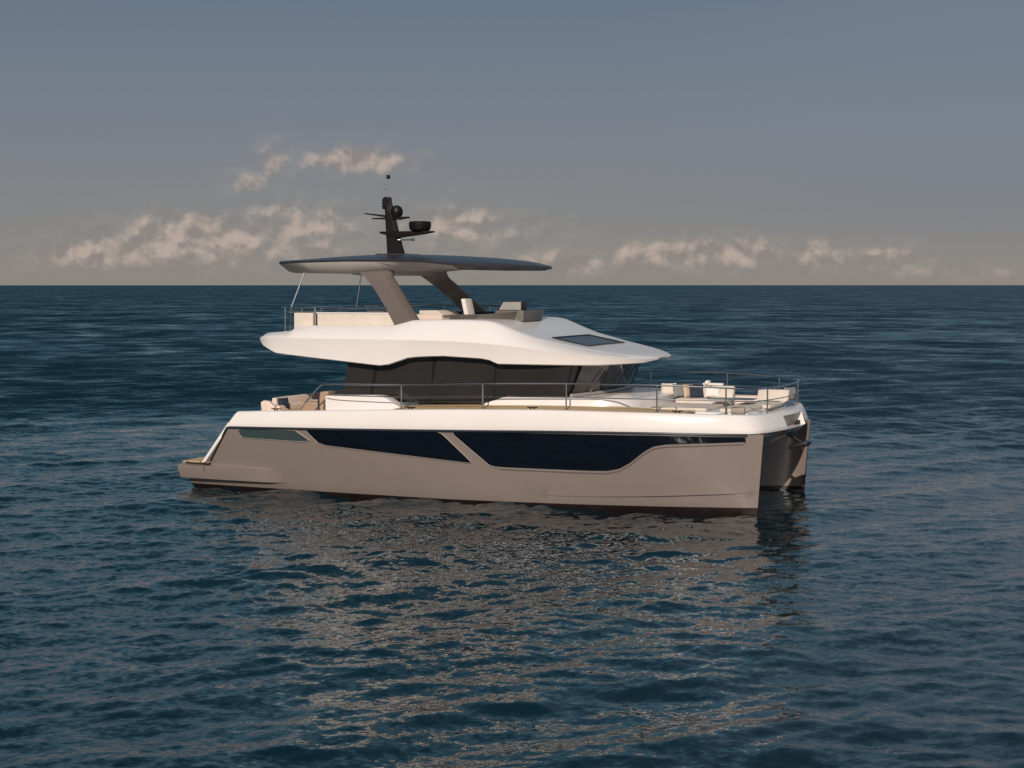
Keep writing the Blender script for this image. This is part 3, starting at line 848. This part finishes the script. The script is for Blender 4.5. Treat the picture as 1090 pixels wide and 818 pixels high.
mb = MB(); mb.tube([(5.7, -.1, 7.36), (5.9, -.12, 7.345)], .014, MSS, n=6); mb.build('horn_bracket', mast)

# ---- deck rails
def rail_path(zoff, inset=.22):
    P = []
    for x in (7.6, 10.1, 12.5, 14, 15.0, 15.8, 16.4, 16.85): P.append((x, y_top(x) + inset + .06, z_tp(x) + zoff(x)))
    for y in (-2.6, -2.2, -1.2, 0): P.append((17.72 - .42 * (y / 2.85) ** 2, y, z_tp(17.5) + zoff(17.5)))
    return P
zo = lambda x: .66 + .05 * min(1, (x - 7) / 8) - .05*max(0, (x - 15.5)/2)
h1 = rail_path(zo)
start = [(4.30, -3.45, 2.44), (5.0, -3.60, 3.17), (5.3, -3.62, 3.19)]
top = start + h1; top = top + [(x, -y, z) for x, y, z in top[-2::-1]]
mid = [(5.1, -3.45, 2.86), (5.4, -3.58, 2.87)] + rail_path(lambda x: .33 + .01*(x-7)/8)
mid = mid + [(x, -y, z) for x, y, z in mid[-2::-1]]
mb = MB(); mb.tube(top, .021, MSS, n=8, smooth=2); mb.tube(mid, .014, MSS, n=8, smooth=2)
rail = mb.build('handrail', yacht)
sp_ = [(7.62, None), (10.1, None), (12.53, None), (15.0, None), (16.72, None)]
for sg in (-1, 1):
    for x, _ in sp_:
        y = sg * (y_top(x) + .28)
        mb = MB(); mb.tube([(x, y, z_tp(x) - .03), (x, y, z_tp(x) + zo(x))], .022, MSS, n=8); mb.lathe([(.05, z_tp(x)-.005), (.05, z_tp(x) + .012), (.025, z_tp(x) + .03)], (x, y, 0), MSS, 12); mb.build('stanchion', rail)
    for yv in (1.75,):
        x = 17.70 - .42 * (yv / 2.85) ** 2
        mb = MB(); mb.tube([(x, sg*yv, z_tp(17.5) - .03), (x, sg*yv, z_tp(17.5) + zo(17.5))], .022, MSS, n=8); mb.build('stanchion', rail)
    mb = MB(); mb.tube([(4.85, sg*3.4, 2.38), (4.85, sg*3.4, 2.9)], .03, MBLK, n=8); mb.build('gate_post', rail)

# ---- foredeck lounge, sunk a little below the bulwark
mb = MB(); mb.box(14.25, 17.1, -2.15, 2.0, 2.45, 2.60, MW, .04)
lounge = mb.build('foredeck_lounge', yacht)
def pad(x0, x1, y0, y1, z0, z1, m=MCREAM):
    mb = MB(); mb.box(x0, x1, y0, y1, z0, z1, m, .045, 3); mb.build('seat_pad', lounge)
pad(14.40, 15.10, -2.1, -.3, 2.60, 2.70); pad(15.13, 15.95, -2.1, -.3, 2.60, 2.70)
pad(14.30, 15.85, .45, 1.2, 2.60, 2.76)
pad(16.30, 17.05, -2.05, -.3, 2.60, 2.70); pad(16.30, 17.25, -.27, 1.25, 2.60, 2.70)
for x0, x1, zt in ((14.35, 15.08, 3.10), (15.10, 15.80, 3.10), (16.50, 17.40, 3.03)):
    mb = MB(); mb.prism([(1.10, 2.72), (1.36, 2.72), (1.48, zt), (1.30, zt)], x0, x1, MCREAM, .05, axis='X'); mb.build('backrest', lounge)
mb = MB(); mb.box(14.4, 16.9, 1.75, 2.25, 2.5, 2.80, MPINK, .05); mb.build('side_bench', lounge)
mb = MB(); mb.lathe([(.02, 16.72), (.09, 16.73), (.11, 16.77), (.11, 17.05), (.09, 17.09), (.02, 17.10)], (0, -2.35, 2.68), MTAUP, 20, axis='X'); mb.build('bolster', lounge)
mb = MB(); mb.prism([(15.6, -.55), (16.7, -.55), (16.8, -.45), (16.8, .05), (16.7, .15), (15.6, .15), (15.5, .05), (15.5, -.45)], 2.83, 2.855, MTBL, .005, axis='Z')
tbl = mb.build('coffee_table', yacht)
mb = MB(); mb.lathe([(.16, 2.60), (.16, 2.63), (.05, 2.65), (.05, 2.83)], (16.15, -.2, 0), MSS, 16); mb.build('table_leg', tbl)

# ---- aft cockpit
mb = MB(); mb.box(2.74, 3.25, -2.88, 2.2, 2.2, 2.46, MPINK, .06, 3)
mb.prism([(2.73, 2.3), (2.70, 2.56), (2.80, 2.62), (2.98, 2.60), (3.16, 2.46), (3.2, 2.3)], -3.05, -2.90, MPINK, .04)
mb.prism([(2.55, 2.4), (2.75, 2.4), (2.72, 2.64), (2.58, 2.64)], -2.2, 2.2, MPINK, .05)
aft = mb.build('cockpit_sofa', yacht)
mb = MB(); mb.prism([(3.45, 2.50), (4.7, 2.55), (4.7, 2.60), (3.45, 2.55)], -1.6, -.6, MBEIGE, .02); mb.box(4.0, 4.2, -1.2, -1.0, 2.2, 2.53, MSS, .02)
mb.build('cockpit_table', yacht)
mb = MB(); mb.box(3.9, 4.80, -2.78, -2.35, 2.33, 2.60, MTAN, .04); mb.prism([(4.5, 2.58), (4.80, 2.58), (4.82, 2.92), (4.55, 2.90)], -2.78, -2.3, MTAN, .03)
mb.build('cockpit_cabinet', yacht)

# ---- mooring cleats along the deck edge
for sg in (-1, 1):
    for x in (3.6, 7.95, 11.6, 15.55):
        y = sg * (y_top(x) + .19); z = z_tp(x)
        mb = MB(); mb.tube([(x - .15, y, z + .06), (x - .07, y, z + .05), (x + .07, y, z + .05), (x + .15, y, z + .06)], .016, MMAST, n=8)
        for dx in (-.05, .05): mb.tube([(x + dx, y, z - .01), (x + dx, y, z + .05)], .018, MMAST, n=8)
        mb.build('mooring_cleat', yacht)

# ---- anchor under the bow
mb = MB()
mb.tube([(17.55, 0, 1.98), (18.0, 0, 1.72), (18.2, 0, 1.62)], .045, MMAST, n=8)
mb.prism([(17.75, 1.50), (18.24, 1.58), (18.30, 1.70), (18.1, 1.72), (17.8, 1.62)], -.30, .30, MBLK, .03)
mb.tube([(18.2, -.34, 1.63), (18.2, .34, 1.63)], .035, MMAST, n=8)
mb.build('anchor', yacht)
mb = MB(); mb.box(17.35, 17.85, -.28, .28, 1.85, 2.10, MBLK, .05); mb.build('bow_roller', yacht)
for yv in (.35, .68):
    mb = MB(); mb.lathe([(.06, 2.14), (.06, 2.16), (.035, 2.17), (.035, 2.20), (.055, 2.22), (.05, 2.24)], (17.82, yv, 0), MBLK, 14); mb.build('bollard', yacht)


# ------------------------------------------------------------------ loose cushions, each a thing of its own
def pillow(loc, w, h, t, yaw, lean, mat, label, stripe=None):
    mb = MB(); n = 12
    f, b = [], []
    for i in range(n + 1):
        u = -1 + 2*i/n; rf, rb = [], []
        for j in range(n + 1):
            v = -1 + 2*j/n
            pin = 1 - .08 * (1 - u*u) * abs(v)**3 * 0
            ex = u * w/2 * (1 - .07*(1 - v*v)); ez = v * h/2 * (1 - .07*(1 - u*u))
            th = t/2 * max(0, (1 - u**4)) ** .5 * max(0, (1 - v**4)) ** .5 + .004
            rf.append((ex, -th, ez)); rb.append((ex, th, ez))
        f.append(rf); b.append(rb)
    mt = (lambda i, j: stripe if i < 5 else mat) if stripe else None
    mb.grid(f, mat, matf=mt); mb.grid(b, mat, matf=mt)
    # seam
    M = Matrix.Translation(loc) @ Matrix.Rotation(yaw, 4, 'Z') @ Matrix.Rotation(lean, 4, 'X')
    o = mb.build('cushion', None, angle=60, weld=.0095)
    o.matrix_world = M
    tag(o, label, 'cushion', 'loose cushions on the yacht')
    return o


pillow((14.30, 1.02, 2.95), .50, .40, .16, rad(35), rad(-18), MGREYF, 'grey cushion at the aft end of the foredeck sofa')
pillow((14.52, 1.00, 2.95), .40, .40, .13, rad(62), rad(-12), MBEIGE, 'beige cushion between the grey and navy cushions on the foredeck sofa')
pillow((14.76, 1.02, 2.95), .44, .40, .14, rad(35), rad(-15), MNAVY, 'navy blue cushion on the foredeck sofa')
pillow((15.22, 1.06, 2.94), .46, .34, .15, rad(6), rad(-16), MWHF, 'cream cushion leaning on the foredeck sofa back beside the navy one')
pillow((17.28, 1.95, 2.88), .48, .40, .16, rad(60), rad(-12), MGREYF, 'grey cushion standing at the bow end of the foredeck by the rail')
pillow((3.16, -2.50, 2.50), .40, .36, .16, rad(72), rad(-14), MNAVY, 'navy cushion leaning on the aft cockpit sofa arm')
mb = MB(); mb.box(-.30, .30, -.10, .10, -.035, .03, MWHF, .03, 3); mb.lathe([(.02, -.16), (.055, -.15), (.06, 0), (.055, .15), (.02, .16)], (-.16, 0, .05), MWHF, 14, axis='Y')
tw = mb.build('towel', None); tw.matrix_world = Matrix.Translation((15.15, 1.40, 3.14)) @ Matrix.Rotation(rad(3), 4, 'Z')
tag(tw, 'white rolled towel lying on top of the foredeck sofa back', 'towel')

pillow((13.85, 1.25, 2.97), .46, .38, .16, rad(20), rad(-20), MCREAM, 'cream cushion nearest the windscreen, aft of the grey one on the foredeck')
